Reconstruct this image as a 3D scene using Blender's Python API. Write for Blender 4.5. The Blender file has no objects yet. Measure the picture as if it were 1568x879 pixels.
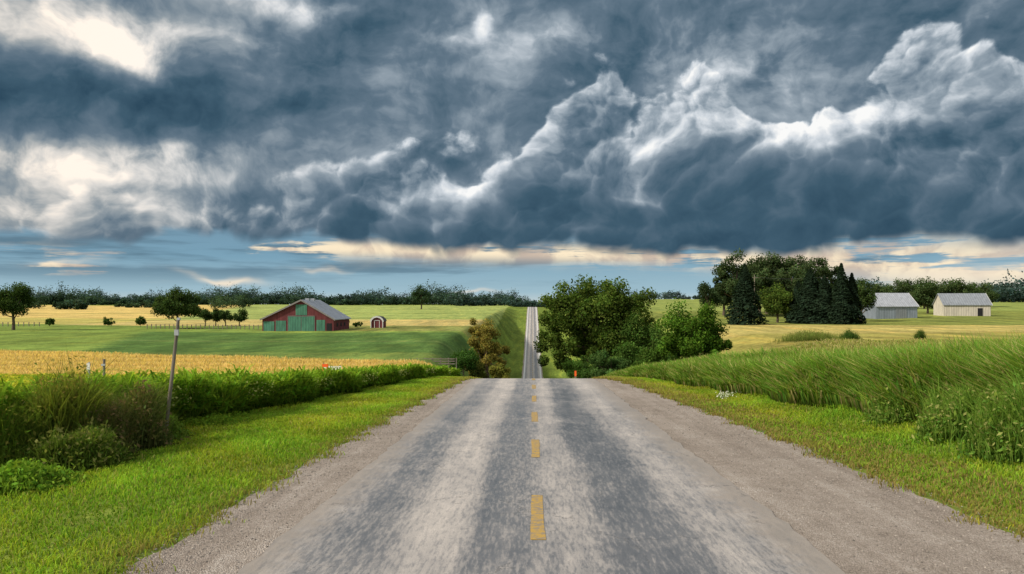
import bpy, math, random
import numpy as np
from math import radians
rng=np.random.default_rng(7); random.seed(7)
scene=bpy.context.scene
F=1150.0; CX=815.0; HY=465.0; EYE=0.0
def X(px,d): return (px-CX)/F*d
# ---------------------------------------------------------------- terrain
def table(pts,box=6.0):
    yy=np.arange(-120,6001,0.5); p=np.array(pts,float)
    z=np.interp(yy,p[:,0],p[:,1])
    def sm(z,w):
        n=int(w/0.5)|1; k=np.ones(n)/n
        zp=np.pad(z,(n//2,n//2),mode='reflect',reflect_type='odd'); return np.convolve(zp,k,'valid')
    a=sm(sm(z,box),box); b=sm(sm(z,60),60)
    t=np.clip((yy-150)/150,0,1); z=a*(1-t)+b*t
    return lambda y: np.interp(y,yy,z)
ZR=table([(-120,-2.9+.036*120),(0,-2.9),(46,-4.56),(52,-5.25),(60,-6.3),(70,-7.6),(100,-11),(160,-18.3),(230,-26),(265,-28.3),(300,-27.3),(590,-3.3),(640,-2.5),(750,-5),(6000,-40)],5)
ZL=table([(-120,0.5),(0,-3.1),(20,-3.75),(40,-4.7),(60,-5.6),(100,-6.5),(150,-7.0),(210,-7.3),(300,-6.5),(600,-3),(800,-1),(900,-.8),(1500,-4),(6000,-20)],12)
ZG=table([(-120,0.5),(0,-2.5),(20,-2.8),(50,-3.5),(100,-4.4),(180,-4.0),(300,-2.0),(600,3),(900,5),(1500,2),(6000,-18)],12)
def sst(t): t=np.clip(t,0,1); return t*t*(3-2*t)
def H(x,y):
    x=np.asarray(x,float); y=np.asarray(y,float)
    aL=np.interp(y,[0,50,80,150,600],[7,5.5,5.5,7,10]); bL=np.interp(y,[0,50,80,150,600],[14,10.5,12,19,24])
    aR=np.interp(y,[0,50,80,150,600],[7.4,6.5,7,9,11]); bR=np.interp(y,[0,40,65,150,600],[13,14,30,36,38])
    r=ZR(y)
    zl=r+(ZL(y)-r)*sst((-x-aL)/(bL-aL)); zr=r+(ZG(y)-r)*sst((x-aR)/(bR-aR))
    z=np.where(x<0,zl,zr)
    und=(np.sin(x*.021+1.3)*np.cos(y*.017)+.5*np.sin(x*.05+y*.043))*.35*sst((np.abs(x)-30)/60)
    bump=(np.sin(x*1.7+.6*y)*np.cos(y*.9-x*.4))*.05*sst((np.abs(x)-7)/3)
    return z+und+bump
def Hs(x,y): return float(H(x,y))
# ---------------------------------------------------------------- mesh builder
def build(name,parts,mats,parent=None,smooth=False):
    vs=[];cs=[];li=[];ls=[];lt=[];mi=[];off=0;lo=0
    for V,Fc,C,m in parts:
        V=np.asarray(V,float).reshape(-1,3);Fc=np.asarray(Fc,int);k=Fc.shape[1]
        C=np.asarray(C,float)
        if C.ndim==1: C=np.tile(C,(len(V),1))
        vs.append(V);cs.append(C);li.append((Fc+off).ravel())
        ls.append(lo+np.arange(len(Fc))*k);lt.append(np.full(len(Fc),k));mi.append(np.full(len(Fc),m))
        off+=len(V);lo+=len(Fc)*k
    V=np.concatenate(vs);C=np.concatenate(cs);LI=np.concatenate(li);LS=np.concatenate(ls);MI=np.concatenate(mi)
    me=bpy.data.meshes.new(name)
    me.vertices.add(len(V));me.vertices.foreach_set('co',V.ravel())
    me.loops.add(len(LI));me.loops.foreach_set('vertex_index',LI.astype(np.int32))
    me.polygons.add(len(LS));me.polygons.foreach_set('loop_start',LS.astype(np.int32))
    me.polygons.foreach_set('material_index',MI.astype(np.int32))
    me.update(calc_edges=True)
    me.polygons.foreach_set('use_smooth',np.full(len(LS),smooth))
    at=me.color_attributes.new('Col','FLOAT_COLOR','POINT')
    at.data.foreach_set('color',np.concatenate([C,np.ones((len(C),1))],1).ravel())
    for m in mats: me.materials.append(m)
    me.validate()
    ob=bpy.data.objects.new(name,me);scene.collection.objects.link(ob)
    if parent: ob.parent=parent
    return ob
def empty(name,loc=(0,0,0),rot=0):
    e=bpy.data.objects.new(name,None);scene.collection.objects.link(e);e.location=loc;e.rotation_euler[2]=rot;return e
def boxp(x0,x1,y0,y1,z0,z1,c=(1,1,1),m=0):
    V=[(x0,y0,z0),(x1,y0,z0),(x1,y1,z0),(x0,y1,z0),(x0,y0,z1),(x1,y0,z1),(x1,y1,z1),(x0,y1,z1)]
    return (V,[(0,3,2,1),(4,5,6,7),(0,1,5,4),(1,2,6,5),(2,3,7,6),(3,0,4,7)],c,m)
def tube(pts,rad,c=(1,1,1),m=0,n=7):
    pts=np.array(pts,float);V=[];Fc=[]
    for i,p in enumerate(pts):
        t=pts[min(i+1,len(pts)-1)]-pts[max(i-1,0)];t/=np.linalg.norm(t)+1e-9
        a=np.cross(t,[0,1,0.1]);a/=np.linalg.norm(a);b=np.cross(t,a)
        for k in range(n):
            th=2*math.pi*k/n;V.append(p+rad[i]*(math.cos(th)*a+math.sin(th)*b))
    for i in range(len(pts)-1):
        for k in range(n): Fc.append((i*n+k,i*n+(k+1)%n,(i+1)*n+(k+1)%n,(i+1)*n+k))
    return (V,Fc,c,m)
def unit(v): return v/(np.linalg.norm(v,axis=1,keepdims=True)+1e-9)
def leaves(C,size,N,col,m=1,asp=.6):
    n=len(C);N=unit(N);r=unit(rng.normal(size=(n,3)));A=unit(np.cross(N,r));B=np.cross(N,A)
    s=np.asarray(size).reshape(-1,1)*np.ones((n,1))
    V=np.stack([C-A*s*.5,C+B*s*.5*asp,C+A*s*.5,C-B*s*.5*asp],1).reshape(-1,3)
    return (V,np.arange(n*4).reshape(-1,4),np.repeat(col,4,0),m)
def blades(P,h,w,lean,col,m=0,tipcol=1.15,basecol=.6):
    n=len(P);th=rng.uniform(0,2*np.pi,n);D=np.stack([np.cos(th),np.sin(th),0*th],1)
    ph=rng.uniform(0,2*np.pi,n);W=np.stack([np.cos(ph),np.sin(ph),0*ph],1)*np.asarray(w).reshape(-1,1)*.5
    h=np.asarray(h).reshape(-1,1);l=np.asarray(lean).reshape(-1,1)*h;U=np.array([[0,0,1.]])
    mid=P+U*h*.6+D*l*.3;tip=P+U*h*(1-.25*np.minimum(l/h,1.5))+D*l
    V=np.stack([P-W,P+W,mid+W*.8,mid-W*.8,tip],1).reshape(-1,3)
    b=np.arange(n)[:,None]*5
    Fc=np.concatenate([b+[0,1,2],b+[0,2,3],b+[3,2,4]])
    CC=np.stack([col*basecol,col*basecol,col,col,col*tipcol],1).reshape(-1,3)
    return (V,Fc,CC,m)
# ---------------------------------------------------------------- node helpers
class NT:
    def __init__(s,tree): s.t=tree;s.n=tree.nodes;s.l=tree.links
    def put(s,i,v):
        if isinstance(v,bpy.types.NodeSocket): s.l.new(v,i)
        else: i.default_value=v
    def m(s,op,a,b=None,c=None,clamp=False):
        n=s.n.new('ShaderNodeMath');n.operation=op;n.use_clamp=clamp
        for i,v in enumerate((a,b,c)):
            if v is not None: s.put(n.inputs[i],v)
        return n.outputs[0]
    def add(s,*a):
        r=a[0]
        for b in a[1:]: r=s.m('ADD',r,b)
        return r
    def wsum(s,const,*pairs):
        r=const
        for v,k in pairs: r=s.m('MULTIPLY_ADD',v,k,r)
        return r
    def mul(s,a,b): return s.m('MULTIPLY',a,b)
    def sub(s,a,b): return s.m('SUBTRACT',a,b)
    def sm(s,x,a,b,lo=0.,hi=1.,lin=False):
        n=s.n.new('ShaderNodeMapRange');n.interpolation_type='LINEAR' if lin else 'SMOOTHSTEP'
        for i,v in enumerate((x,a,b,lo,hi)): s.put(n.inputs[i],v)
        return n.outputs[0]
    def vm(s,op,a,b,c=None):
        n=s.n.new('ShaderNodeVectorMath');n.operation=op;s.put(n.inputs[0],a)
        if op=='SCALE': s.put(n.inputs['Scale'],b)
        else: s.put(n.inputs[1],b)
        if c is not None: s.put(n.inputs[2],c)
        return n.outputs['Value'] if op=='DOT_PRODUCT' else n.outputs[0]
    def comb(s,x,y,z):
        n=s.n.new('ShaderNodeCombineXYZ')
        for i,v in enumerate((x,y,z)): s.put(n.inputs[i],v)
        return n.outputs[0]
    def sep(s,v):
        n=s.n.new('ShaderNodeSeparateXYZ');s.put(n.inputs[0],v);return n.outputs
    def noise(s,v,scale,detail=4,rough=.5,dist=0,lac=2.,col=False,dim='3D'):
        n=s.n.new('ShaderNodeTexNoise');n.noise_dimensions=dim;s.put(n.inputs['Vector'],v)
        n.inputs['Scale'].default_value=scale;n.inputs['Detail'].default_value=detail
        n.inputs['Roughness'].default_value=rough;n.inputs['Distortion'].default_value=dist;n.inputs['Lacunarity'].default_value=lac
        return n.outputs[1] if col else n.outputs[0]
    def vor(s,v,scale,detail=0,rough=.5,feat='F1',smooth=.5,out='Distance',dim='3D'):
        n=s.n.new('ShaderNodeTexVoronoi');n.voronoi_dimensions=dim;n.feature=feat;s.put(n.inputs['Vector'],v)
        n.inputs['Scale'].default_value=scale
        n.inputs['Detail'].default_value=detail;n.inputs['Roughness'].default_value=rough
        return n.outputs[out]
    def mix(s,f,a,b,bt='MIX'):
        n=s.n.new('ShaderNodeMix');n.data_type='RGBA';n.blend_type=bt;s.put(n.inputs[0],f)
        for i,v in ((6,a),(7,b)):
            if isinstance(v,(tuple,list)) and len(v)==3: v=(*v,1)
            s.put(n.inputs[i],v)
        return n.outputs[2]
    def fm(s,f,a,b): 
        n=s.n.new('ShaderNodeMix');n.data_type='FLOAT'
        s.put(n.inputs[0],f);s.put(n.inputs[2],a);s.put(n.inputs[3],b);return n.outputs[0]
    def ramp(s,f,pts):
        n=s.n.new('ShaderNodeValToRGB');s.put(n.inputs[0],f);e=n.color_ramp.elements
        while len(e)>1: e.remove(e[-1])
        e[0].position=pts[0][0];e[0].color=(*pts[0][1],1)
        for p,c in pts[1:]:
            k=e.new(p);k.color=(*c,1)
        return n.outputs[0]
    def curve(s,x,pts,lo,hi,ylo,yhi):
        t=s.sm(x,lo,hi,lin=True)
        n=s.n.new('ShaderNodeFloatCurve');s.put(n.inputs['Value'],t);c=n.mapping.curves[0]
        q=sorted([((a-lo)/(hi-lo),(b-ylo)/(yhi-ylo)) for a,b in pts])
        if q[0][0]>0: q=[(0,q[0][1])]+q
        if q[-1][0]<1: q=q+[(1,q[-1][1])]
        c.points[0].location=q[0];c.points[1].location=q[-1]
        for p in q[1:-1]: c.points.new(*p)
        n.mapping.update()
        return s.m('MULTIPLY_ADD',n.outputs[0],yhi-ylo,ylo)
def newmat(name):
    m=bpy.data.materials.new(name);m.use_nodes=True;t=NT(m.node_tree)
    b=next(n for n in m.node_tree.nodes if n.type=='BSDF_PRINCIPLED')
    b.inputs['Specular IOR Level'].default_value=.25
    return m,t,b
def bump(t,b,h,strength=.4,dist=.05):
    n=t.n.new('ShaderNodeBump');n.inputs['Strength'].default_value=strength;n.inputs['Distance'].default_value=dist
    t.put(n.inputs['Height'],h);t.l.new(n.outputs[0],b.inputs['Normal'])
def attr(t,name='Col'):
    a=t.n.new('ShaderNodeAttribute');a.attribute_name=name;return a.outputs['Color']
def objco(t): return t.n.new('ShaderNodeTexCoord').outputs['Object']
def simple(name,c,var=.25,scale=3,rough=.8,stretch=(1,1,1),metal=0,bmp=0):
    m,t,b=newmat(name);v=t.vm('MULTIPLY',objco(t),stretch)
    n=t.noise(v,scale,5,.6)
    k=t.sm(n,.3,.7,1-var,1+var,lin=True)
    t.put(b.inputs['Base Color'],t.vm('SCALE',t.vm('MULTIPLY',c,(1,1,1)),k))
    b.inputs['Roughness'].default_value=rough;b.inputs['Metallic'].default_value=metal
    if bmp: bump(t,b,n,.5,bmp)
    return m
def leafmat(name,trans=.35):
    m,t,b=newmat(name);c=attr(t)
    df=t.n.new('ShaderNodeBsdfDiffuse');t.put(df.inputs[0],c)
    tr=t.n.new('ShaderNodeBsdfTranslucent');t.put(tr.inputs[0],t.vm('MULTIPLY',c,(1.25,1.35,.7)))
    mx=t.n.new('ShaderNodeMixShader');mx.inputs[0].default_value=trans
    t.l.new(df.outputs[0],mx.inputs[1]);t.l.new(tr.outputs[0],mx.inputs[2])
    o=next(n for n in t.n if n.type=='OUTPUT_MATERIAL');t.l.new(mx.outputs[0],o.inputs[0]);t.n.remove(b)
    return m
LEAF=leafmat('leaf_material');GRASS=leafmat('grass_blade_material',.4)
BARK=simple('bark',(.10,.075,.055),.4,6,stretch=(1,1,.2),bmp=.05)
# ---------------------------------------------------------------- ground
xs=np.concatenate([np.arange(0,16,.3),16*1.035**np.arange(0,160)]);xs=xs[xs<4200];xs=np.unique(np.concatenate([-xs,xs]))
ys=np.concatenate([np.arange(-60,2,2.),np.arange(2,70,.4),70*1.012**np.arange(0,380)]);ys=ys[ys<5800]
GX,GY=np.meshgrid(xs,ys);GZ=H(GX,GY)
nx,ny=len(xs),len(ys)
def fieldcol(x,y):
    n=x.size;c=np.tile(np.array([.13,.18,.032]),(n,1))
    def put(mask,col): c[mask]=col
    L=x<0;wob=np.sin(x*.13)*.6+np.sin(x*.31+2)*.3
    yy=y+wob
    lim=-np.interp(y,[0,50,80,150,600],[12,6,7,14,20])
    FL=L&(x<lim)
    put(FL&(yy<60),[.10,.13,.02])
    top=73+(-x-8)*.42
    put(FL&(y>=47)&(y<top),[.56,.42,.17])
    g=FL&(y>=top)&(y<305);put(g,[.17,.24,.05])
    put(g&(x>-60-(y-100)*.42)&(y<188),[.082,.148,.036])
    put(g&(x>-60-(y-100)*.42)&(y<100),[.13,.19,.045])
    put(g&(x>-60-(y-100)*.42)&(y>135)&(y<139),[.12,.17,.05])
    put(FL&(y>=198)&(y<238)&(x>-75),[.19,.21,.06])
    put(FL&(y>=238)&(y<305)&(x>-150),[.42,.35,.13])
    put(FL&(y>=305)&(y<760),[.28,.34,.10])
    put(FL&(y>=305)&(y<760)&(x<-150-(y-305)*.3),[.54,.41,.14])
    put(FL&(y>=250)&(y<330)&(x<-150),[.38,.34,.10])
    put(FL&(y>=395)&(y<402),[.10,.15,.03])
    put(FL&(y>=320)&(y<326)&(x>-150),[.10,.15,.03])
    R=(x>0)&(x>np.interp(y,[0,50,80,150,600],[12,9,16,30,30]))
    put(R,[.18,.20,.045])
    put(R&(yy>62)&(yy<105+x*.1),[.31,.28,.075])
    put(R&(yy>=105+x*.1)&(yy<150),[.40,.34,.11])
    put(R&(yy>=150)&(y<260),[.18,.21,.05])
    put(R&(y>=260)&(y<900),[.22,.27,.07])
    put(y>900,[.05,.085,.055])
    v=(np.sin(x*.35+np.sin(y*.21)*2)*np.sin(y*.27+1)*.08+1)
    rows=1+.13*np.sin(x*.62+.16*y)*(y<250)*(y>75)*(np.abs(x)>14)+.09*np.sin(y*.22+x*.03)*(y>250)*(y<760)
    return c*(v*rows)[:,None]
i=np.arange(nx-1);j=np.arange(ny-1);I,J=np.meshgrid(i,j);a=(J*nx+I).ravel()
gm,t,b=newmat('fields_and_grass');co=objco(t);c=attr(t)
n1=t.noise(co,.06,4,.65);n2=t.noise(t.vm('MULTIPLY',co,(1,.35,1)),1.6,5,.7);n3=t.noise(t.vm('MULTIPLY',co,(1,.12,1)),.35,4,.75)
k=t.mul(t.mul(t.sm(n1,.3,.7,.72,1.28,lin=True),t.sm(n2,.25,.75,.6,1.4,lin=True)),t.sm(n3,.3,.7,.78,1.22,lin=True))
cc=t.vm('SCALE',c,k);cc=t.mix(t.sm(n3,.48,.7,0,.45),cc,t.vm('MULTIPLY',cc,(1.6,1.15,.9)))
t.put(b.inputs['Base Color'],cc);b.inputs['Roughness'].default_value=.95;b.inputs['Specular IOR Level'].default_value=.05
bump(t,b,n2,.7,.25)
build('ground',[(np.stack([GX,GY,GZ],-1).reshape(-1,3),np.stack([a,a+1,a+nx+1,a+nx],1),fieldcol(GX.ravel(),GY.ravel()),0)],[gm],smooth=True)
# ---------------------------------------------------------------- road
yr=ys[(ys>=-58)&(ys<680)]
def strip(name,xl,xr,dz,mat,n=8,yv=yr):
    t_=np.linspace(0,1,n+1);XX=xl[:,None]*(1-t_)+xr[:,None]*t_;YY=np.repeat(yv[:,None],n+1,1)
    ZZ=H(XX,YY)+dz
    m=n+1;I,J=np.meshgrid(np.arange(n),np.arange(len(yv)-1));a=(J*m+I).ravel()
    return build(name,[(np.stack([XX,YY,ZZ],-1).reshape(-1,3),np.stack([a,a+1,a+m+1,a+m],1),(1,1,1),0)],[mat],smooth=True)
def wob(y,s,a): return a*(np.sin(y*1.3+s)+.7*np.sin(y*2.9+2*s)+.5*np.sin(y*.37+3*s)+.6*np.sin(y*5.3+s*5))
av,t,b=newmat('worn_asphalt');co=objco(t);sx,sy,sz=t.sep(co)
wv=t.noise(t.vm('MULTIPLY',co,(.35,.09,1)),1,4,.6)
xw=t.m('MULTIPLY_ADD',t.sub(wv,.5),1.1,sx)
band=t.curve(xw,[(-3.6,.60),(-3.1,.56),(-2.65,.36),(-2.2,.46),(-1.6,.84),(-1.1,.72),(-.75,.32),(-.4,.34),(-.12,.46),(.12,.54),(.5,.72),(.85,.56),(1.3,.20),(1.75,.24),(2.2,.54),(2.6,.72),(3.1,.64),(3.6,.58)],-3.6,3.6,0,1)
st1=t.noise(t.vm('MULTIPLY',co,(3.2,.16,1)),1.0,6,.72);st2=t.noise(t.vm('MULTIPLY',co,(20,3.0,1)),1.,5,.8)
gr=t.noise(co,75,3,.85);pa=t.noise(t.vm('MULTIPLY',co,(1,.6,1)),.9,6,.75)
worn=t.sm(t.add(st2,t.mul(band,.16)),.50,.66,-.10,.16)
v=t.wsum(.22,(band,.52),(t.sub(st1,.5),.72),(t.sub(pa,.5),.90))
v=t.add(v,worn,t.mul(t.sm(sy,26,46),.14))  # overexposed brightness near the crest painted into the asphalt colour
col=t.ramp(v,[(0,(.070,.073,.082)),(.3,(.135,.136,.144)),(.6,(.275,.258,.250)),(1,(.48,.435,.40))])
edge=t.sm(t.m('MULTIPLY_ADD',t.sub(t.noise(co,2.2,5,.8),.5),1.6,t.m('ABSOLUTE',sx)),2.75,3.6)
col=t.mix(t.mul(edge,.8),col,(.275,.235,.20))
col=t.vm('SCALE',col,t.sm(gr,.2,.8,.62,1.38,lin=True))
vo=t.n.new('ShaderNodeTexVoronoi');vo.feature='DISTANCE_TO_EDGE';vo.inputs['Scale'].default_value=.45
t.put(vo.inputs['Vector'],t.vm('ADD',t.vm('MULTIPLY',co,(1,.6,1)),t.vm('SCALE',t.noise(co,2,4,.7,col=True),.7)))
cr=t.mul(t.sm(vo.outputs['Distance'],.003,.010,1,0),t.sm(pa,.48,.6))
col=t.mix(t.mul(cr,.5),col,(.05,.05,.052))
t.put(b.inputs['Base Color'],col);t.put(b.inputs['Roughness'],t.sm(v,0,1,.30,.72));b.inputs['Specular IOR Level'].default_value=.6
bump(t,b,t.add(t.mul(gr,.6),t.mul(st2,.6)),.28,.009)
gv,t,b=newmat('gravel');co=objco(t)
v1=t.vor(co,55,0,.6,out='Color');d1=t.vor(co,55,0,.6);nn=t.noise(co,1.2,6,.75);ns=t.noise(t.vm('MULTIPLY',co,(2.6,.15,1)),1,4,.6)
lum=t.wsum(.0,(t.sep(v1)[0],.34),(nn,.55),(ns,.55))
col=t.ramp(lum,[(.3,(.11,.088,.072)),(.6,(.245,.203,.170)),(.85,(.36,.31,.27)),(1,(.48,.43,.39))])
t.put(b.inputs['Base Color'],col);b.inputs['Roughness'].default_value=.9
bump(t,b,t.add(t.mul(d1,-1),t.mul(nn,.6),t.mul(ns,1.5)),.8,.025)
gl=-np.interp(yr,[0,15,25,40,50,60,700],[4.95,5.0,4.8,4.4,4.1,4.0,4.0]);gr_=np.interp(yr,[0,10,20,36,48,60,700],[7.0,6.9,6.6,5.7,4.6,4.0,4.0])
strip('gravel_shoulder',gl+wob(yr,1,.07),gr_+wob(yr,2,.07),.012,gv,10)
strip('road',-3.55+rng.normal(0,.025,len(yr))+wob(yr,4,.015),3.72+rng.normal(0,.03,len(yr))+wob(yr,5,.02),.03,av,14)
mp,t,b=newmat('worn_yellow_paint');co=objco(t);n=t.noise(co,9,6,.75)
t.put(b.inputs['Base Color'],t.mix(t.sm(n,.44,.60),(.42,.27,.07),(.24,.20,.15)));b.inputs['Roughness'].default_value=.7
parts=[];k=-3
while True:
    y0=10.3+k*6.7;y1=y0+2.8;k+=1
    if y0>640: break
    if y0<-50: continue
    yv=np.linspace(y0,y1,9);w=.10
    V=[];
    for yq in yv:
        for xq in (-w+.0+wob(np.array(yq),3,.006),w+wob(np.array(yq),8,.006)): V.append((float(xq)+.03,yq,Hs(0,yq)+.0+.036))
    parts.append((V,[(2*i,2*i+1,2*i+3,2*i+2) for i in range(8)],(1,1,1),0))
build('centre_line_marking',parts,[mp])
mw,t,b=newmat('worn_white_paint');co=objco(t);n=t.noise(co,5,6,.75)
t.put(b.inputs['Base Color'],t.mix(t.sm(n,.4,.6),(.75,.75,.73),(.45,.44,.43)))
yfar=yr[(yr>240)]
def es(x0,x1):
    V=[];
    for yq in yfar: V+= [(x0,yq,Hs(0,yq)+.045),(x1,yq,Hs(0,yq)+.045)]
    return (V,[(2*i,2*i+1,2*i+3,2*i+2) for i in range(len(yfar)-1)],(1,1,1),0)
build('edge_line_marking',[es(-3.45,-2.85),es(2.85,3.45)],[mw])
n=12000;sd=rng.integers(0,2,n);yy=3+rng.random(n)**1.6*26
xx=np.where(sd==0,-(3.5+rng.random(n)**.8*1.6),3.7+rng.random(n)**.8*3.4)
P=np.stack([xx,yy,H(xx,yy)+.015],1);s=rng.uniform(.005,.018,n)*(1+yy/50)
O=np.array([[1,0,0],[0,1,0],[-1,0,0],[0,-1,0],[0,0,.6],[0,0,-.6]])
V=(P[:,None]+O[None]*s[:,None,None]*rng.uniform(.6,1.3,(n,6,1))).reshape(-1,3)
T=np.array([[0,1,4],[1,2,4],[2,3,4],[3,0,4],[1,0,5],[2,1,5],[3,2,5],[0,3,5]])
Fc=(np.arange(n)[:,None,None]*6+T[None]).reshape(-1,3)
cl=np.repeat(rng.uniform(.11,.40,(n,1))*np.array([[1,.88,.77]]),6,0)
ms,t,b=newmat('stone');t.put(b.inputs['Base Color'],attr(t))
build('gravel_stones',[(V,Fc,cl,0)],[ms])
# ---------------------------------------------------------------- verge grass
def vary(base,n,v=.25,hue=.15):
    k=1+rng.uniform(-v,v,(n,1));c=np.array(base)[None]*k;c[:,0]*=1+rng.uniform(-hue,hue,n);return c
cornf=lambda y:-np.interp(y,[0,8,21,32,45,52,60],[14,13,11.3,9.2,6.8,5.6,5])
tallf=lambda y:np.interp(y,[0,8,16,23,33,45,55,60],[11.6,11.3,10.8,9.9,8.5,6.9,6,5.6])
def verge(side,n):
    y=2.5+rng.random(n)**1.7*52
    u=rng.random(n)
    if side<0:
        e0=np.interp(y,[0,15,25,40,50,60],[4.95,5.0,4.8,4.4,4.1,4.0]);e1=-cornf(y)+.6
    else:
        e0=np.interp(y,[0,10,20,36,48,60],[7.0,6.9,6.6,5.7,4.6,4.0]);e1=tallf(y)+.6
    rag=.22*np.sin(y*2.1)+.15*np.sin(y*5.3+1)+.1*np.sin(y*11)
    e0=e0-.12+rag*.7+np.abs(rng.normal(0,.14,n))*np.sign(rng.random(n)-.35)
    x=side*(e0+(e1-e0)*u)
    patch=np.sin(x*1.1+y*.5)*np.sin(y*.8-x*.7)+.5*np.sin(x*3.1+1)*np.sin(y*2.3)
    pt2=np.sin(x*.9+2*np.sin(y*.35))*np.sin(y*.55+1.3*np.sin(x*.8))
    h=(.055+.06*rng.random(n)+.025*patch)*(1+.6*(u>.85))*(1+y/60);h=np.maximum(h,.03)
    c=vary((.25,.35,.032),n,.38,.25)*(1+.20*patch[:,None])
    c[:,0]*=1+.25*np.clip(pt2,-.6,1)
    dry=rng.random(n)<.06+.12*np.clip(pt2,0,1);c[dry]=np.array([.40,.36,.11])*rng.uniform(.7,1.15,(dry.sum(),1))
    ed=np.clip(1-np.abs(np.abs(x)-e0)/.7,0,1)[:,None]*(rng.random((n,1))<.7);c=c*(1-ed)+ed*np.array([[.27,.22,.07]])
    if side>0:
        st=((rng.random(n)<.45)&(u<.42));c[st]=np.array([.30,.23,.08])*rng.uniform(.7,1.2,(st.sum(),1))
    P=np.stack([x,y,H(x,y)-.005],1)
    return blades(P,h,.010*(1+y/14),rng.uniform(.2,1.1,n),c,0,1.2,.75)
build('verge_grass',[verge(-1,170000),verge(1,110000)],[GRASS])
# ---------------------------------------------------------------- crop on the left
def crop():
    parts=[]
    hf=lambda y:np.interp(y,[10,25,35,50],[1.4,1.15,.88,.6])
    n=60000;y=10+rng.random(n)*44;dep=rng.random(n)**1.5*2.2;x=cornf(y)-dep+.25*np.sin(y*1.3)
    hh=(1+.10*np.sin(y*1.9)+.10*np.sin(y*4.7))*hf(y)
    r=rng.random(n);z=hh*(.03+.90*r**.8)-.25*np.clip(.5-dep,0,.5)*2*r
    P=np.stack([x+rng.normal(0,.08,n),y,H(x,y)+z],1)
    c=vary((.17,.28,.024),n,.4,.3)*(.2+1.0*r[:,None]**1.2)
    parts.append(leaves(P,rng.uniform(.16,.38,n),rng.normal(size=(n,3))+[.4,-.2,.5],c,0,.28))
    m_=7500;ys_=10+rng.random(m_)*44;xs_=cornf(ys_)-rng.random(m_)**1.3*2.4+.25*np.sin(ys_*1.3);hs_=hf(ys_)*rng.uniform(.85,1.25,m_)*(1+.10*np.sin(ys_*1.9));zs_=H(xs_,ys_)
    parts.append(blades(np.stack([xs_,ys_,zs_],1),hs_,.03,rng.uniform(0,.08,m_),vary((.26,.32,.06),m_,.3),0,2.0,.5))
    for kk in range(9):
        f=.12+.1*kk;P=np.stack([xs_,ys_,zs_+hs_*f],1)
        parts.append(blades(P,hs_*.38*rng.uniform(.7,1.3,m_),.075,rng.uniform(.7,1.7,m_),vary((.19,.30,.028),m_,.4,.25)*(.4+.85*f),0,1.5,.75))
    n=90000;y=14+rng.random(n)**.8*34;x=cornf(y)-1.2-rng.random(n)*np.maximum(.9*y-cornf(y)*-1,6)
    hh=(.82+.2*rng.random(n)+.08*np.sin(x*2.1)*np.sin(y*1.7))*hf(y)*np.interp(cornf(y)-x,[0,3],[1,.85])
    P=np.stack([x,y,H(x,y)+hh],1);c=vary((.30,.36,.03),n,.4,.3)
    yl=rng.random(n)<.6;c[yl]=np.array([.60,.55,.07])*rng.uniform(.7,1.2,(yl.sum(),1))
    parts.append(leaves(P,rng.uniform(.14,.28,n),rng.normal(size=(n,3))*.7+[0,0,1],c,0,.5))
    n=8000;y=12+rng.random(n)*40;x=cornf(y)-rng.random(n)**1.5*3;P=np.stack([x,y,H(x,y)+(.6+.5*rng.random(n))*hf(y)],1)
    parts.append(leaves(P,rng.uniform(.05,.10,n),rng.normal(size=(n,3)),vary((.66,.64,.26),n,.2,.1),0,.9))
    return parts
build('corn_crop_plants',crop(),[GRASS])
n=90000;y=47+rng.random(n)*58;x=-6.5-rng.random(n)*(y*.85);top=73+(-x-8)*.42;k=(y<top)&(x<cornf(np.minimum(y,60))-1);x=x[k];y=y[k];n=len(x)
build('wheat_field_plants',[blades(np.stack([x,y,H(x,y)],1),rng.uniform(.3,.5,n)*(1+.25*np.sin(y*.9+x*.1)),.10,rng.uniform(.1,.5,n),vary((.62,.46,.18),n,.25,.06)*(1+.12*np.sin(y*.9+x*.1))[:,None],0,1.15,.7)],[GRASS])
# ---------------------------------------------------------------- tall grass on the right
def tall():
    parts=[]
    n=120000;y=9+rng.random(n)**1.3*52;dep=rng.random(n)**1.4*3.5;x=tallf(y)+dep+.2*np.sin(y*1.1)
    cl=.5+.5*np.sin(x*1.3+y*.9)*np.sin(y*.6+1.7)
    hh=(np.interp(y,[9,14,20,28,45,60],[2.5,2.5,2.15,1.7,1.15,.8]))*(.55+.3*rng.random(n)+.3*cl)*np.clip(.45+dep*1.4,0,1)
    c=vary((.15,.25,.036),n,.4,.3)*(.68+.45*cl[:,None]);dr=rng.random(n)<.18;c[dr]=np.array([.38,.33,.13])*rng.uniform(.7,1.2,(dr.sum(),1))
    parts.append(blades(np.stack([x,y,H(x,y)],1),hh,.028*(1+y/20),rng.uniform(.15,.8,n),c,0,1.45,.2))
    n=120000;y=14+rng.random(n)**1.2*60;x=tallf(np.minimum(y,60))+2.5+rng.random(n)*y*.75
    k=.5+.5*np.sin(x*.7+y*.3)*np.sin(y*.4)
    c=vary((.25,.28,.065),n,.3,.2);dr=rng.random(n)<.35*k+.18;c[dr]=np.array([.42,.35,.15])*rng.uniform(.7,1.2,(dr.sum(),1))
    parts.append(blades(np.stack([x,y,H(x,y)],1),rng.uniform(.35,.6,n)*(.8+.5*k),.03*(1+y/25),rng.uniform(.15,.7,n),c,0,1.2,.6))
    return parts
build('tall_grass',tall(),[GRASS])
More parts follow.
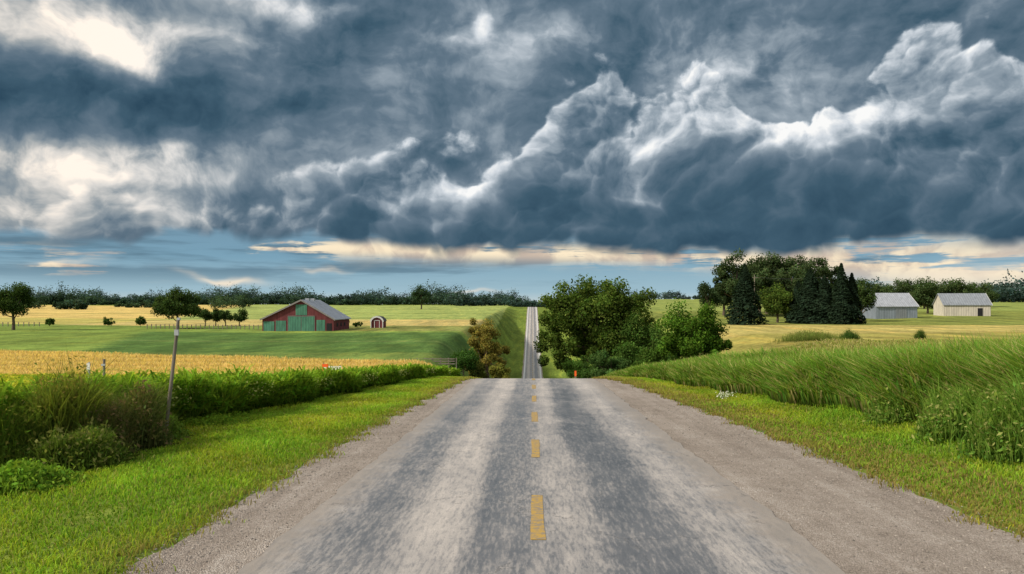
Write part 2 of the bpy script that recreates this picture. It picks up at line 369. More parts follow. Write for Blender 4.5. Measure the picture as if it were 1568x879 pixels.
# ---------------------------------------------------------------- trees
def crown(cx,cy,cz,rx,ry,rz,ncl,nl,ls,col,cr=(.28,.42),sd=.3,upw=.25):
    d=unit(rng.normal(size=(ncl,3)));rad=rng.uniform(.25,.85,(ncl,1))**.7
    d[:,2]=np.where(d[:,2]<-.5,-.5,d[:,2])
    K=np.array([cx,cy,cz])+d*rad*np.array([rx,ry,rz]);R=rng.uniform(*cr,ncl)*min(rx,rz)
    tone=1+rng.uniform(-sd,sd,ncl)
    ci=rng.integers(0,ncl,nl);dv=unit(rng.normal(size=(nl,3)));rr=rng.random((nl,1))**.45
    P=K[ci]+dv*rr*R[ci][:,None]*(1+rng.normal(0,.12,(nl,1)))
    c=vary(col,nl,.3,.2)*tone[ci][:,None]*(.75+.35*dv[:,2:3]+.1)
    return leaves(P,ls*rng.uniform(.6,1.4,nl),dv*.7+rng.normal(size=(nl,3))*.6+[0,0,upw],np.maximum(c,.004),1),K
def tree(name,px,d,hm,wm,col,nl=9000,ls=.3,base=.22,trunk=None,ncl=45,lift=0,lobes=None,sink=0,**kw):
    x=X(px,d);z=Hs(x,d)-sink;tr=trunk or hm*.028
    parts=[];cb=hm*base;rz=(hm-cb)/2
    lobes=lobes or [(0,0,0,1,1)]
    Ks=[];tot=sum(l[3]*l[3]*l[4] for l in lobes)
    for lx,ly,lz,sw,sh in lobes:
        p,K=crown(x+lx*wm/2,d+ly*wm/2,z+cb+rz+lz*rz,wm/2*sw,wm/2*sw,rz*sh,max(4,int(ncl*sw*sw*sh/tot)),int(nl*sw*sw*sh/tot),ls,col,**kw)
        parts.append(p);Ks.append(K)
    K=np.concatenate(Ks)
    parts.append(tube([(x,d,z-.3),(x+tr*.3,d,z+hm*.15),(x-tr*.5,d,z+hm*.4),(x+tr*.2,d,z+hm*.75)],[tr*1.35,tr,tr*.7,tr*.2]))
    for q in K[rng.permutation(len(K))[:min(len(K),14)]]:
        s=np.array([x,d,z+hm*rng.uniform(.15,.45)]);mdl=(s+q)/2+[0,0,-.04*hm*rng.random()]
        parts.append(tube([s,mdl,q],[tr*.5,tr*.3,tr*.08],n=5))
    return build(name,parts,[BARK,LEAF])
tree('maple_tree',915,96,15.0,17.8,(.070,.11,.02),54000,.34,.04,ncl=165,cr=(.2,.31),sink=.3,sd=.42,
     lobes=[(-.02,0,.12,.85,.88),(-.52,0,-.05,.5,.7),(.5,0,-.05,.55,.75),(.55,-.1,-.55,.5,.45),(-.5,.1,-.6,.5,.42),(.05,0,.42,.6,.55),(0,-.2,-.6,.6,.4)])
tree('maple_tree',1060,68,7.1,7.2,(.085,.17,.02),24000,.22,.03,ncl=80,cr=(.22,.36),sd=.4,lobes=[(0,0,.05,.85,.95),(-.48,0,-.3,.5,.55),(.5,0,-.15,.5,.55),(0,-.2,-.6,.6,.4)])
tree('willow_tree',745,92,8.9,6.4,(.26,.22,.05),17000,.2,.05,ncl=70,cr=(.2,.32),lobes=[(0,0,0,.8,.95),(-.35,0,.3,.55,.6),(.48,0,-.3,.5,.55),(-.4,0,-.5,.45,.45)])
def shrub(px,d,hm,wm,col,nl=3000,ls=.15,name='shrub',**kw):
    return tree(name,px,d,hm,wm,col,nl,ls,.02,trunk=.05,ncl=22,**kw)
shrub(709,88,3.6,3.6,(.05,.11,.022),4500,.2);shrub(765,84,2.6,2.8,(.17,.17,.035),3500,.2);shrub(728,90,3.2,3,(.14,.16,.035),3500,.2)
shrub(935,72,3.2,4.8,(.07,.13,.035),9000,.18);shrub(885,78,3.2,3.2,(.06,.12,.022),5000,.18);shrub(1000,68,3.0,4,(.07,.13,.022),6000,.18)
shrub(962,76,4.6,4.2,(.07,.13,.025),8000,.22);shrub(1025,76,4.0,4,(.08,.15,.03),7000,.2);shrub(992,58,1.5,3.2,(.15,.22,.04),5000);shrub(1040,56,1.1,2.6,(.16,.22,.045),4000);shrub(905,74,2.2,2.8,(.07,.13,.03),4000,.16)
shrub(985,90,7.5,6.5,(.06,.11,.022),9000,.26)
tree('oak_tree',272,215,11.6,14.8,(.055,.09,.025),14000,.5,.14,ncl=60,cr=(.25,.38))
tree('oak_tree',20,190,12,9.4,(.05,.085,.022),9000,.45,.2,ncl=34,cr=(.3,.42))
tree('oak_tree',645,520,16.5,14,(.045,.08,.04),4000,.9,.05,ncl=24,cr=(.3,.45))
for p,w in ((314,24),(330,20),(345,24),(366,25)): tree('ash_tree',p,235,5.2+w*.02,w*.22,(.05,.085,.025),2600,.4,.15,ncl=16,cr=(.32,.46))
for p,h,w in ((75,2.4,3.6),(165,2.8,4),(215,3.4,3.2),(525,3.4,4.2),(548,1.6,4)): shrub(p,225,h,w,(.05,.095,.022),1400,.35)
def pine(px,d,hm,wm,col=(.026,.046,.026),nl=9000):
    x=X(px,d);z=Hs(x,d);t_=rng.random(nl)**.75*.999
    tier=np.floor(t_*16)/16+rng.random(nl)*.05;r=(1-np.minimum(tier,1))**.8*wm/2*(.35+.65*rng.random(nl)**.5);th=rng.uniform(0,2*np.pi,nl)
    r*=1+.25*np.sin(th*3+tier*20)
    P=np.stack([x+r*np.cos(th),d+r*np.sin(th),z+hm*(.02+.96*tier)-r*.28],1)
    N=np.stack([np.cos(th)*.5,np.sin(th)*.5,1+0*th],1)+rng.normal(size=(nl,3))*.35
    build('spruce_tree',[leaves(P,rng.uniform(.45,.9,nl)*(1.2-.6*tier),N,vary(col,nl,.4,.1),1,.5),tube([(x,d,z-.3),(x,d,z+hm*.97)],[.25,.03])],[BARK,LEAF])
pine(1140,150,12.5,8.2,nl=12000);pine(1240,160,12,9.5,nl=13000);pine(1262,158,10.5,7);pine(1288,155,13,5.8);pine(1222,163,9.5,6);pine(1304,156,11,5)
tree('elm_tree',1190,165,8.2,8,(.085,.13,.025),8000,.4,.05,ncl=36,cr=(.3,.45))
tree('elm_tree',1318,175,11,8,(.06,.095,.028),7000,.4,.1,ncl=30,cr=(.3,.42))
tree('elm_tree',1085,185,10,7,(.05,.08,.035),3500,.4,.2,ncl=18,cr=(.3,.42))
for p,d,h,w in ((1128,215,18.5,13),(1150,240,20,15),(1175,230,19,15),(1200,235,19,15),(1222,225,17.5,14),(1248,230,17.5,14),(1108,218,13,9),(1272,235,15.5,12),(1162,210,15,12),(1212,212,14.5,12)):
    tree('poplar_tree',p,d,h,w,(.058,.088,.034),9000,.6,.04,ncl=46,cr=(.22,.34),sd=.4)
for p,d,h,w in ((1420,230,10,10),(1440,240,12,11),(1462,235,11.5,11),(1392,300,12,14),(1375,300,11,12),(1478,320,12,14),(1500,340,11,16),(1345,290,10,12),(1415,300,12,14)):
    tree('elm_tree',p,d,h,w,(.065,.10,.035),6000,.55,.02,ncl=30,cr=(.3,.42))
def treeline(name,rows,ls=1.9,per=300):
    parts=[]
    for (p0,p1,d,hlo,hhi,step,col) in rows:
        p=p0
        while p<p1:
            dd=d*rng.uniform(.97,1.05);hm=rng.uniform(hlo,hhi)*(.80+.24*math.sin(p*.021)+.16*math.sin(p*.057+1));w=hm*rng.uniform(1.3,2.3);x=X(p,dd);z=Hs(x,dd)
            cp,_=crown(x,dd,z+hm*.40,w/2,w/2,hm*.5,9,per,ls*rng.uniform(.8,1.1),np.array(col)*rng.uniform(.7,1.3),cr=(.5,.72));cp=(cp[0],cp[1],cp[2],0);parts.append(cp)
            p+=step*rng.uniform(.5,1.2)
    build(name,parts,[LEAF])
HZ=(.085,.125,.135);MZ=(.05,.085,.075);NZ=(.045,.078,.05)  # distance haze painted into the leaf colours, bluest in HZ
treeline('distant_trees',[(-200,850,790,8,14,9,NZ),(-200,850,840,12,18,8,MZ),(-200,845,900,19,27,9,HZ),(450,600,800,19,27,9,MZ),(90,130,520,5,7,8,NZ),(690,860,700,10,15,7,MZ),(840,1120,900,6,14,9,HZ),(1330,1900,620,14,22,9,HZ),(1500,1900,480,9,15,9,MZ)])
treeline('hedgerow_trees',[(330,382,560,8,11,9,(.055,.09,.05)),(20,60,560,5,8,9,(.055,.09,.05)),(180,230,620,5,8,10,(.055,.09,.05))],1.3)
# ---------------------------------------------------------------- scrub weeds
def weeds(name,cx,cy,w,h,col,n=5000,tips=None):
    x=cx+rng.normal(0,w/2.6,n);y=cy+rng.normal(0,w/2.6,n);lump=.75+.25*np.sin(x*5.1+cx)*np.sin(y*4.3+cy)
    hh=h*rng.uniform(.35,1,n)*np.exp(-((x-cx)/w)**2)*lump
    P=np.stack([x,y,H(x,y)],1);parts=[blades(P[:n//2],hh[:n//2]*1.1,.025,rng.uniform(.05,.6,n//2),vary(col,n//2,.35),0,1.3,.35)]
    r=rng.random(n)**.6;Q=P+np.stack([rng.normal(0,.1,n),rng.normal(0,.1,n),hh*r],1)
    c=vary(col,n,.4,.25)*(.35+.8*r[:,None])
    if tips is not None:
        k=(r>.8)&(rng.random(n)<.6);c[k]=np.array(tips)*rng.uniform(.7,1.2,(k.sum(),1))
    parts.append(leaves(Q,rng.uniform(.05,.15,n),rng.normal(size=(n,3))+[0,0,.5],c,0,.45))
    build(name,parts,[GRASS])
for px,d,w,h,col,tp in ((95,17.5,.7,3.0,(.15,.18,.03),(.32,.26,.07)),(45,17,.9,1.9,(.11,.16,.025),(.3,.3,.06)),(150,18,.8,1.7,(.12,.13,.04),(.25,.17,.09)),(205,19,.7,2.0,(.12,.14,.04),(.24,.17,.08)),(-20,16.5,1.2,1.8,(.13,.20,.025),(.3,.28,.06)),(60,20,1.3,1.7,(.15,.21,.03),(.36,.31,.07)),(20,14,.9,.6,(.16,.27,.03),None),(115,16.3,.9,1.2,(.10,.15,.025),(.22,.22,.07)),(170,19.5,.9,1.7,(.10,.15,.025),(.3,.28,.08)),(320,24.5,1.3,.45,(.18,.28,.03),None),(235,20.5,.7,1.0,(.13,.2,.03),None)):
    weeds('roadside_weeds',X(px,d),d,w,h,col,9000,tp)
for px,d,w,h in ((1505,15.5,.8,2.0),(1570,15,1,2.5),(1430,18,.9,1.6),(1350,21,.9,1.3)):
    weeds('tall_weeds',X(px,d)+.6,d,w,h,(.15,.25,.04),7000,(.33,.34,.11))
weeds('scrub_clump',X(1240,85),85,4,1.6,(.17,.22,.05),5000,(.3,.27,.1));weeds('scrub_clump',X(1300,85),85,1.2,1.6,(.06,.12,.025),2500);weeds('scrub_clump',X(1408,88),88,.7,1.5,(.07,.12,.025),1500)
x0=X(1110,31);n=110;P=np.stack([x0+rng.normal(0,.2,n),31+rng.normal(0,.2,n),np.zeros(n)],1);P[:,2]=H(P[:,0],P[:,1])+rng.uniform(.1,.32,n)
build('white_wildflower',[leaves(P,rng.uniform(.04,.07,n),rng.normal(size=(n,3))+[0,-1,1],vary((.75,.75,.7),n,.1,.02),0,.9),blades(P-[0,0,.25],np.full(n,.28),.02,rng.uniform(.1,.4,n),vary((.16,.26,.03),n),0)],[GRASS])
# ---------------------------------------------------------------- buildings
def ribbed(name,c,axis=0,period=.5,rough=.5,var=.2):
    m,t,b=newmat(name);co=objco(t);s=t.sep(co);w=t.m('FRACT',t.mul(s[axis],1/period))
    g=t.sm(t.m('ABSOLUTE',t.sub(w,.5)),.36,.5,1,.55);n=t.noise(t.vm('MULTIPLY',co,(1,1,.3)),1.2,5,.65)
    t.put(b.inputs['Base Color'],t.vm('SCALE',t.vm('MULTIPLY',c,(1,1,1)),t.mul(g,t.sm(n,.3,.7,1-var,1+var,lin=True))));b.inputs['Roughness'].default_value=rough
    return m
RED=ribbed('red_barn_boards',(.14,.035,.04),0,.45,.8,.35);GRN=ribbed('green_door_paint',(.065,.19,.135),0,.7,.7,.3)
ROOF=ribbed('metal_roof',(.30,.32,.36),1,.8,.45,.3);TRIM=simple('white_trim',(.6,.6,.58),.1);DRK=simple('dark_interior',(.015,.015,.018),.2);BTRIM=simple('grey_trim',(.22,.2,.2),.2)
RDK=simple('dark_roof',(.07,.07,.08),.3)
def gable(e,W,D,he,hp,ovh,wallm,roofm,trimm,axis='y',pk=None,th=.18):
    pk=0 if pk is None else pk
    V=[(-W/2,0,0),(W/2,0,0),(W/2,0,he),(pk,0,hp),(-W/2,0,he),(-W/2,D,0),(W/2,D,0),(W/2,D,he),(pk,D,hp),(-W/2,D,he)]
    parts=[(V,[(1,6,7,2),(5,0,4,9)],(1,1,1),0)]
    build('walls',parts+[(V,[(0,1,2,3,4),(6,5,9,8,7)],(1,1,1),0)],[wallm],e)
    for s in (-1,1):
        ex=s*(W/2+ovh);k=(hp-he)/abs(s*W/2-pk);ez=hp-k*abs(ex-pk)
        y0,y1=-ovh,D+ovh
        V=[(pk,y0,hp+.03),(ex,y0,ez+.03),(ex,y1,ez+.03),(pk,y1,hp+.03)];V+=[(a,b_,c+th) for a,b_,c in V]
        build('roof_slope',[(V,[(0,1,2,3),(4,7,6,5),(0,4,5,1),(1,5,6,2),(2,6,7,3),(3,7,4,0)],(1,1,1),0)],[roofm],e)
        V=[(pk,y0-.05,hp-.16),(ex,y0-.05,ez-.16),(ex,y0-.05,ez+.27),(pk,y0-.05,hp+.27)];V+=[(a,b_+.045,c) for a,b_,c in V]
        build('bargeboard',[(V,[(0,1,2,3),(4,7,6,5),(0,4,5,1),(1,5,6,2),(2,6,7,3),(3,7,4,0)],(1,1,1),0)],[trimm],e)
d=200;e=empty('red_barn',(X(456,d),d,Hs(X(456,d),d)-.2));W=19
gable(e,W,17,3.4,8.4,.5,RED,ROOF,BTRIM,pk=.9)
def panel(x0,x1,z0,z1,m,nm,y=-.06,th=.05): build(nm,[boxp(x0,x1,y,y+th,z0,z1)],[m],e)
panel(-2.6,.85,.2,4.1,GRN,'sliding_door');panel(.95,4.4,.2,4.1,GRN,'sliding_door');panel(-.6,2.4,4.45,7.3,GRN,'loft_panel')
panel(-9.2,-6.3,.2,2.8,GRN,'side_panel');panel(4.9,7.2,.2,3.2,GRN,'side_panel');panel(-5.9,-3.2,.2,3.0,GRN,'side_panel')
for xx_ in (-2.72,.87,4.42): panel(xx_-.0,xx_+.07,.1,4.3,BTRIM,'door_post',-.1,.03)
panel(-2.75,4.5,4.15,4.3,BTRIM,'door_rail',-.1,.03);panel(7.6,9.0,.2,2.3,DRK,'open_bay')
for yy_ in (3,7,11): build('side_window',[boxp(9.5,9.56,yy_,yy_+1.4,1.3,2.3)],[DRK],e)
build('roof_vent',[boxp(.4,1.4,5,6.2,8.3,9.0),boxp(.4,1.4,10,11.2,8.3,9.0)],[ROOF],e)
d=222;e=empty('red_shed',(X(577,d),d,Hs(X(577,d),d)-.1));w=1.9;R=[(-w,0),( -w,1.9),(-w*.85,2.6),(-w*.5,3.2),(0,3.45),(w*.5,3.2),(w*.85,2.6),(w,1.9),(w,0)]
n=len(R);V=[(a,0,b_) for a,b_ in R]+[(a,4,b_) for a,b_ in R]
build('walls',[(V,[tuple(range(n)),tuple(range(2*n-1,n-1,-1))],(1,1,1),0),(V,[(0,n,n+1,1),(7,n+7,n+8,8)],(1,1,1),0)],[RED],e)
V=[(a*1.1,-.3,b_*1.03+.05) for a,b_ in R[1:-1]]+[(a*1.1,4.3,b_*1.03+.05) for a,b_ in R[1:-1]];k=n-2
build('roof',[(V,[(i,i+1,k+i+1,k+i) for i in range(k-1)],(1,1,1),0)],[RDK],e)
V=[(a*1.1,-.33,b_*1.04+.06) for a,b_ in R[1:-1]]+[(a*.88,-.33,b_*.92) for a,b_ in R[1:-1]]
build('white_trim',[(V,[(i,i+1,k+i+1,k+i) for i in range(k-1)],(1,1,1),0),boxp(-1.85,-1.65,-.34,-.02,0,1.9),boxp(1.65,1.85,-.34,-.02,0,1.9),boxp(-.8,-.65,-.1,-.02,0,2.2),boxp(.65,.8,-.1,-.02,0,2.2),boxp(-.8,.8,-.1,-.02,2.2,2.35)],[TRIM],e)
def shed(name,px0,px1,d,he,hp,D,wallm,roofm,trimm,rot):
    L=(px1-px0)/F*d;xc=X((px0+px1)/2,d)
    e=empty(name,(xc,d+D/2,Hs(xc,d)-.3));e.rotation_euler[2]=radians(90+rot)
    g=empty('building',(0,-L/2,0));g.parent=e
    gable(g,D,L,he,hp,.3,wallm,roofm,trimm);return e,g,L
SW=ribbed('grey_side_wall',(.25,.29,.35),1,.7,.6);SR=ribbed('pale_roof_sheets',(.34,.36,.40),1,.6,.55);CW=ribbed('beige_wall',(.50,.46,.40),1,.6,.7);SR2=ribbed('slate_roof_sheets',(.22,.24,.27),1,.6,.5)
e1,g,L=shed('grey_metal_shed',1336,1404,190,3.4,6.6,8,SW,SR,TRIM,8)
build('sliding_door',[boxp(4.02,4.08,3,6,0,2.8)],[DRK],g);build('sliding_door',[boxp(-4.08,-4.02,3,6,0,2.9)],[SR2],g)
e2,g,L=shed('cream_shed',1452,1518,200,3.3,6.2,8,CW,SR2,TRIM,-10)
build('door',[boxp(-4.08,-4.02,2,3.2,0,2.4)],[DRK],g);build('gable_door',[boxp(-1.5,1.5,-.07,-.02,0,2.8)],[DRK],g)
# ---------------------------------------------------------------- poles, posts, signs, fences
WOOD=simple('weathered_wood',(.20,.17,.14),.35,4,stretch=(2,2,.3));STEEL=simple('galvanised_steel',(.4,.42,.44),.15,5,.4);ORG=simple('orange_paint',(.75,.12,.02),.1);WHT=simple('white_paint',(.75,.75,.72),.08)
def pole(name,px,pyb,pxt,pyt,d,r,mat,extra=None):
    xb=X(px,d);zb=Hs(xb,d)-.2;xt=X(pxt,d);zt=(HY-pyt)/F*d
    parts=[tube([(xb,d,zb),((xb+xt)/2,d,(zb+zt)/2),(xt,d,zt),(xt,d,zt+.01)],[r,r*.9,r*.8,.001],n=10)]
    if extra: parts+=extra(xt,d,zt)
    return build(name,parts,[mat,STEEL,ORG,WHT])
pole('leaning_utility_pole',247,612,270,490,19.6,.05,WOOD,lambda x,d,z:[boxp(x-.07,x+.04,d-.08,d-.04,z-.4,z-.25,(1,1,1),1),boxp(x-.02,x+.05,d-.03,d+.03,z,z+.06,(1,1,1),1)])
pole('marker_post',134,590,134,555,24,.04,STEEL,lambda x,d,z:[boxp(x-.05,x+.05,d-.05,d-.045,z-.25,z-.02,(1,1,1),3)])
pole('wooden_post',156,600,157,550,23,.045,WOOD,lambda x,d,z:[boxp(x-.06,x+.06,d-.06,d-.05,z-.2,z-.14,(1,1,1),1)])
xr_=X(880,50);zr_=Hs(xr_,50)
build('road_marker_post',[boxp(xr_-.05,xr_+.05,49.97,50.03,zr_-.1,zr_+.55,m=0),boxp(xr_-.065,xr_+.065,49.95,49.965,zr_+.2,zr_+.56,m=1)],[WOOD,ORG])
d=58;x0=X(497,d);z0=(HY-571)/F*d;zg=Hs(x0,d)-.1
build('roadworks_barricade',[boxp(x0-.22,x0+.22,d-.03,d+.03,z0+.0,z0+.68,m=0),boxp(x0+.26,x0+1.25,d-.02,d+.02,z0+.2,z0+.52,m=1),boxp(x0-.18,x0-.1,d+.035,d+.09,zg,z0+.75,m=2),boxp(x0+1.1,x0+1.18,d+.035,d+.09,zg,z0+.6,m=2),boxp(x0-.1,x0+.1,d-.045,d-.032,z0+.25,z0+.45,m=1)],[ORG,WHT,WOOD])
parts=[];d0=84
for p in np.arange(626,700,12):
    x=X(p,d0);z=Hs(x,d0);zt=(HY-548)/F*d0;parts.append(boxp(x-.05,x+.05,d0-.05,d0+.05,min(z,zt)-.3,zt))
for q_ in (549.5,553,557): parts.append(boxp(X(626,d0),X(696,d0),d0-.10,d0-.06,(HY-q_)/F*d0-.05,(HY-q_)/F*d0+.05))
build('wooden_rail_fence',parts,[WOOD])
def fence(name,p0,d0,p1,d1,n,h=1.3):
    parts=[];P=[]
    for k in range(n):
        t_=k/(n-1);d=d0+(d1-d0)*t_;x=X(p0,d0)+(X(p1,d1)-X(p0,d0))*t_;z=Hs(x,d);parts.append(boxp(x-.09,x+.09,d-.09,d+.09,z-.2,z+h));P.append((x,d,z))
    for hh in (.5,.9,1.2): parts.append(tube([(a,b_,c+hh*h/1.3) for a,b_,c in P],[.02]*n,n=4))
    build(name,parts,[WOOD])
fence('wire_fence',225,212,395,212,26);fence('wire_fence',-60,222,60,222,16);fence('wire_fence',745,250,775,300,8,2.5)
for p in (1155,1262): pole('power_pole',p,490,p,421,200,.12,WOOD,lambda x,d,z:[boxp(x-.9,x+.9,d-.05,d+.05,z-.8,z-.65)])
build('power_cable',[tube([(X(1155+107*t_,200),200,(HY-424)/F*200-2.2*t_*(1-t_)) for t_ in np.linspace(0,1,12)],[.025]*12,n=4)],[RDK])
# ---------------------------------------------------------------- world
SAZ=math.atan2(-.86,-.35);SEL=radians(35)
w=bpy.data.worlds.new('World');scene.world=w;w.use_nodes=True;t=NT(w.node_tree)
bg=next(n for n in t.n if n.type=='BACKGROUND')
sky=t.n.new('ShaderNodeTexSky');sky.sky_type='NISHITA';sky.sun_disc=False;sky.sun_elevation=SEL;sky.sun_rotation=SAZ
D=t.n.new('ShaderNodeTexCoord').outputs['Generated'];dx,dy,dz=t.sep(D)
az=t.m('ARCTAN2',dx,dy);rh=t.m('SQRT',t.m('MULTIPLY_ADD',dx,dx,t.mul(dy,dy)));T=t.m('MINIMUM',t.m('DIVIDE',dz,t.m('MAXIMUM',rh,.02)),3.)
def AT(px,py):
    u=(px-CX)/F;v=(HY-py)/F;a=math.atan(u);return a,v*math.cos(a)
q=t.comb(az,t.mul(T,1.12),0.)
wn=t.vm('SUBTRACT',t.noise(q,5,4,.55,col=True,dim='2D'),(.5,.5,.5))
q1=t.vm('MULTIPLY_ADD',wn,(.085,.07,0),q)
q2=t.vm('MULTIPLY_ADD',wn,(.13,.11,0),q)
def puff(qv,sc,smo):
    n=t.n.new('ShaderNodeTexVoronoi');n.voronoi_dimensions='2D';n.feature='SMOOTH_F1';t.put(n.inputs['Vector'],qv)
    n.inputs['Scale'].default_value=sc;n.inputs['Smoothness'].default_value=smo;n.inputs['Detail'].default_value=0
    dd=n.outputs['Distance'];off=t.vm('SCALE',t.vm('SUBTRACT',qv,n.outputs['Position']),sc)
    return t.m('MULTIPLY_ADD',t.mul(dd,dd),-1.3,1.),t.vm('DOT_PRODUCT',off,(-.62,.78,0))
ha,la=puff(q1,6.5,.6);hb,lb=puff(q2,15,.42);hc3,lc=puff(q2,34,.35)
nM=t.noise(q1,7,6,.58,dim='2D');nM2=t.noise(t.vm('ADD',q1,(-.012,.015,0)),7,6,.58,dim='2D');nL=t.noise(q1,3.0,3,.6,dim='2D')
nd=t.sub(nM,nM2)
hc=t.wsum(-.99,(ha,.40),(hb,.31),(hc3,.14),(nM,.60))
rel=t.wsum(0.,(la,.30),(lb,.26),(lc,.14),(nd,2.3))
def blob(acc,px,py,rx,ry,amp):
    a,tt=AT(px,py);sx=F/rx;sy=F/ry/1.12
    v=t.vm('MULTIPLY_ADD',q1,(sx,sy,0),(-a*sx,-tt*1.12*sy,0))
    g=t.m('POWER',.36788,t.vm('DOT_PRODUCT',v,v));return t.m('MULTIPLY_ADD',g,amp,acc)
sA=0.
for bl in ((60,30,190,42,.40),(185,75,60,30,.36),(20,240,180,24,.54),(210,232,110,16,.30),(30,330,280,42,.34),(742,20,18,42,.24),(690,55,20,20,.16),(450,5,80,22,.42),(850,52,60,28,.22),(1080,70,150,60,.18),(1200,110,120,50,.20),(300,265,80,22,.2),(620,100,300,60,.06)):
    sA=blob(sA,*bl)
sA=t.mul(sA,t.m('MULTIPLY_ADD',t.sub(nM,.5),3.0,1.))
for bl in ((330,150,270,60,-.18),(100,140,190,42,-.22)): sA=blob(sA,*bl)
sA=t.wsum(t.add(sA,.41),(t.sub(nL,.5),.55),(t.sub(nM,.5),.45),(rel,.26))
def layer(s,pts,disp,base,gain,fall,relk,soft=.012,bod=.5):
    top=t.curve(az,[AT(*q_) for q_ in pts],-1.2,1.2,-.2,.7)
    Fv=t.m('MULTIPLY_ADD',hc,disp,t.sub(top,T))
    a=t.sm(Fv,0,soft)
    ed=t.m('POWER',2.71828,t.mul(t.m('MAXIMUM',Fv,0),-1/fall))
    sh=t.wsum(base,(ed,gain),(t.mul(rel,relk),t.m('MULTIPLY_ADD',ed,.5,bod)),(t.sub(nL,.5),.6))
    return t.fm(a,s,sh)
s=sA
s=layer(s,[(-400,250),(-100,290),(0,288),(60,300),(130,290),(200,294),(260,330),(330,400),(500,600)],.16,.46,.38,.06,.9,.02)
s=layer(s,[(600,500),(740,330),(790,235),(825,170),(870,115),(905,92),(935,92),(970,128),(1000,132),(1040,115),(1065,95),(1085,92),(1110,118),(1150,138),(1200,145),(1250,150),(1320,122),(1365,72),(1400,38),(1440,18),(1500,32),(1545,66),(1600,105),(1750,190),(1900,260)],.15,.36,.46,.075,.85,.014,.65)
s=layer(s,[(1020,600),(1080,400),(1130,300),(1200,270),(1260,240),(1320,215),(1400,225),(1480,245),(1600,230),(1800,260)],.20,.30,.22,.06,.75,.05)
s=layer(s,[(100,600),(230,370),(250,325),(280,298),(320,288),(350,292),(400,272),(440,264),(500,252),(545,255),(580,228),(630,205),(690,200),(740,215),(790,240),(840,310),(950,500)],.17,.38,.32,.075,.90,.025,.65)
sh_d=t.curve(az,[AT(*q_) for q_ in ((0,352),(250,358),(400,352),(600,335),(760,318),(900,298),(1100,300),(1300,312),(1568,318))],-1.2,1.2,-.2,.7)
dk=t.sm(t.m('MULTIPLY_ADD',hc,.24,t.sub(sh_d,T)),-.08,.045)
s=t.fm(t.mul(dk,t.sm(az,-.5,-.2,.35,.90)),s,t.wsum(.14,(rel,.15),(t.sub(nM,.5),.28)))
s=t.add(s,t.mul(t.sm(dz,.42,.8),.30),t.mul(t.sm(dy,.3,-.4),.38))  # unseen clouds overhead and behind the camera brightened to add ambient light
cloud=t.ramp(s,[(0,(.022,.060,.10)),(.2,(.050,.105,.155)),(.42,(.125,.185,.245)),(.62,(.30,.365,.425)),(.82,(.64,.69,.74)),(1,(.96,.96,.95))])
warm=t.sm(az,-.15,-.62);cloud=t.mix(t.mul(warm,t.sm(s,.3,.8)),cloud,t.vm('MULTIPLY',cloud,(1.10,.98,.86)))
base=t.ramp(t.sm(T,0,.13,lin=True),[(0,(.58,.68,.70)),(.12,(.34,.53,.64)),(.45,(.17,.35,.49)),(1,(.13,.23,.33))])
base=t.mix(.12,base,t.vm('SCALE',sky.outputs[0],.1))
ps=t.vm('MULTIPLY',t.vm('MULTIPLY_ADD',wn,(.05,.006,0),q),(1,11,1));ns_=t.noise(ps,4.0,6,.66,dim='2D');ns2=t.noise(t.vm('ADD',ps,(5,5,0)),3.2,5,.6,dim='2D')
base=t.mix(t.mul(t.sm(ns2,.42,.64),t.sm(T,.015,.05,0,.8)),base,(.10,.18,.245))
cz=t.curve(az,[AT(*q_) for q_ in ((0,398),(250,400),(420,381),(700,385),(1000,392),(1100,397),(1250,398),(1400,401),(1568,406))],-1.2,1.2,-.2,.7)
qq=t.mul(t.sub(T,cz),t.sm(az,.25,.45,78.,32.))
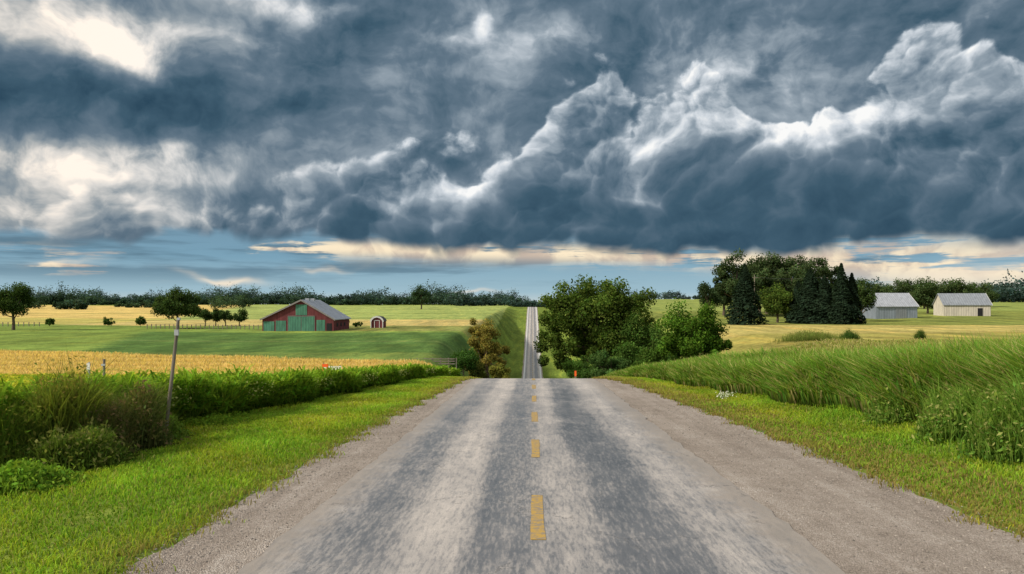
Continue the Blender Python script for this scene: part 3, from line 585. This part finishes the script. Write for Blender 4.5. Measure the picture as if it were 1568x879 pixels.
cm=t.mul(t.m('POWER',2.71828,t.mul(t.mul(qq,qq),-1)),t.sm(t.wsum(t.add(ns_,t.sm(az,-.35,-.2,-.1,.10)),(hc,.45)),.42,.53))
base=t.mix(t.m('MINIMUM',cm,.98),base,t.mix(t.sm(rel,-.25,.2),(.62,.50,.40),(1.0,.84,.60)))
stk=0.
for q_ in ((110,413,30,4,.9),(335,421,45,4,.9),(500,404,35,3,.5),(1490,412,70,15,.8),(700,450,60,3,.6)): stk=blob(stk,*q_)
base=t.mix(t.m('MULTIPLY',stk,t.sm(ns_,.3,.6),clamp=True),base,(.92,.79,.62))
bb=t.curve(az,[AT(*q_) for q_ in ((-200,375),(0,362),(150,368),(300,365),(450,372),(650,376),(760,383),(1000,383),(1060,390),(1110,393),(1170,386),(1240,380),(1400,376),(1568,380),(1800,380))],-1.2,1.2,-.2,.7)
al=t.sm(t.m('MULTIPLY_ADD',hc,.06,t.sub(T,bb)),-.007,.010)
al=t.m('MAXIMUM',al,t.sm(dy,.35,.0))
allc=t.mix(al,base,cloud)
allc=t.mix(t.sm(dz,-.005,-.03),allc,(.06,.08,.05))
t.put(bg.inputs[0],t.vm('SCALE',allc,10.));bg.inputs[1].default_value=.1
w.cycles.sampling_method='NONE'
# ---------------------------------------------------------------- sun
L=bpy.data.lights.new('sun','SUN');L.energy=4.6;L.angle=radians(4);L.color=(1,.92,.78)
so=bpy.data.objects.new('sun',L);scene.collection.objects.link(so)
from mathutils import Vector
sd_=Vector((math.sin(SAZ)*math.cos(SEL),math.cos(SAZ)*math.cos(SEL),math.sin(SEL)));so.rotation_euler=(-sd_).to_track_quat('-Z','Y').to_euler()
# ---------------------------------------------------------------- camera
cam=bpy.data.cameras.new('camera');co_=bpy.data.objects.new('camera',cam);scene.collection.objects.link(co_)
co_.location=(-.05,0,0);co_.rotation_euler=(radians(90),0,0)
cam.sensor_width=36;cam.lens=F/1568*36;cam.shift_x=-(CX-784)/1568;cam.shift_y=(HY-439.5)/1568
cam.clip_start=.1;cam.clip_end=12000;scene.camera=co_
scene.view_settings.view_transform='Standard';scene.view_settings.look='None';scene.view_settings.exposure=0
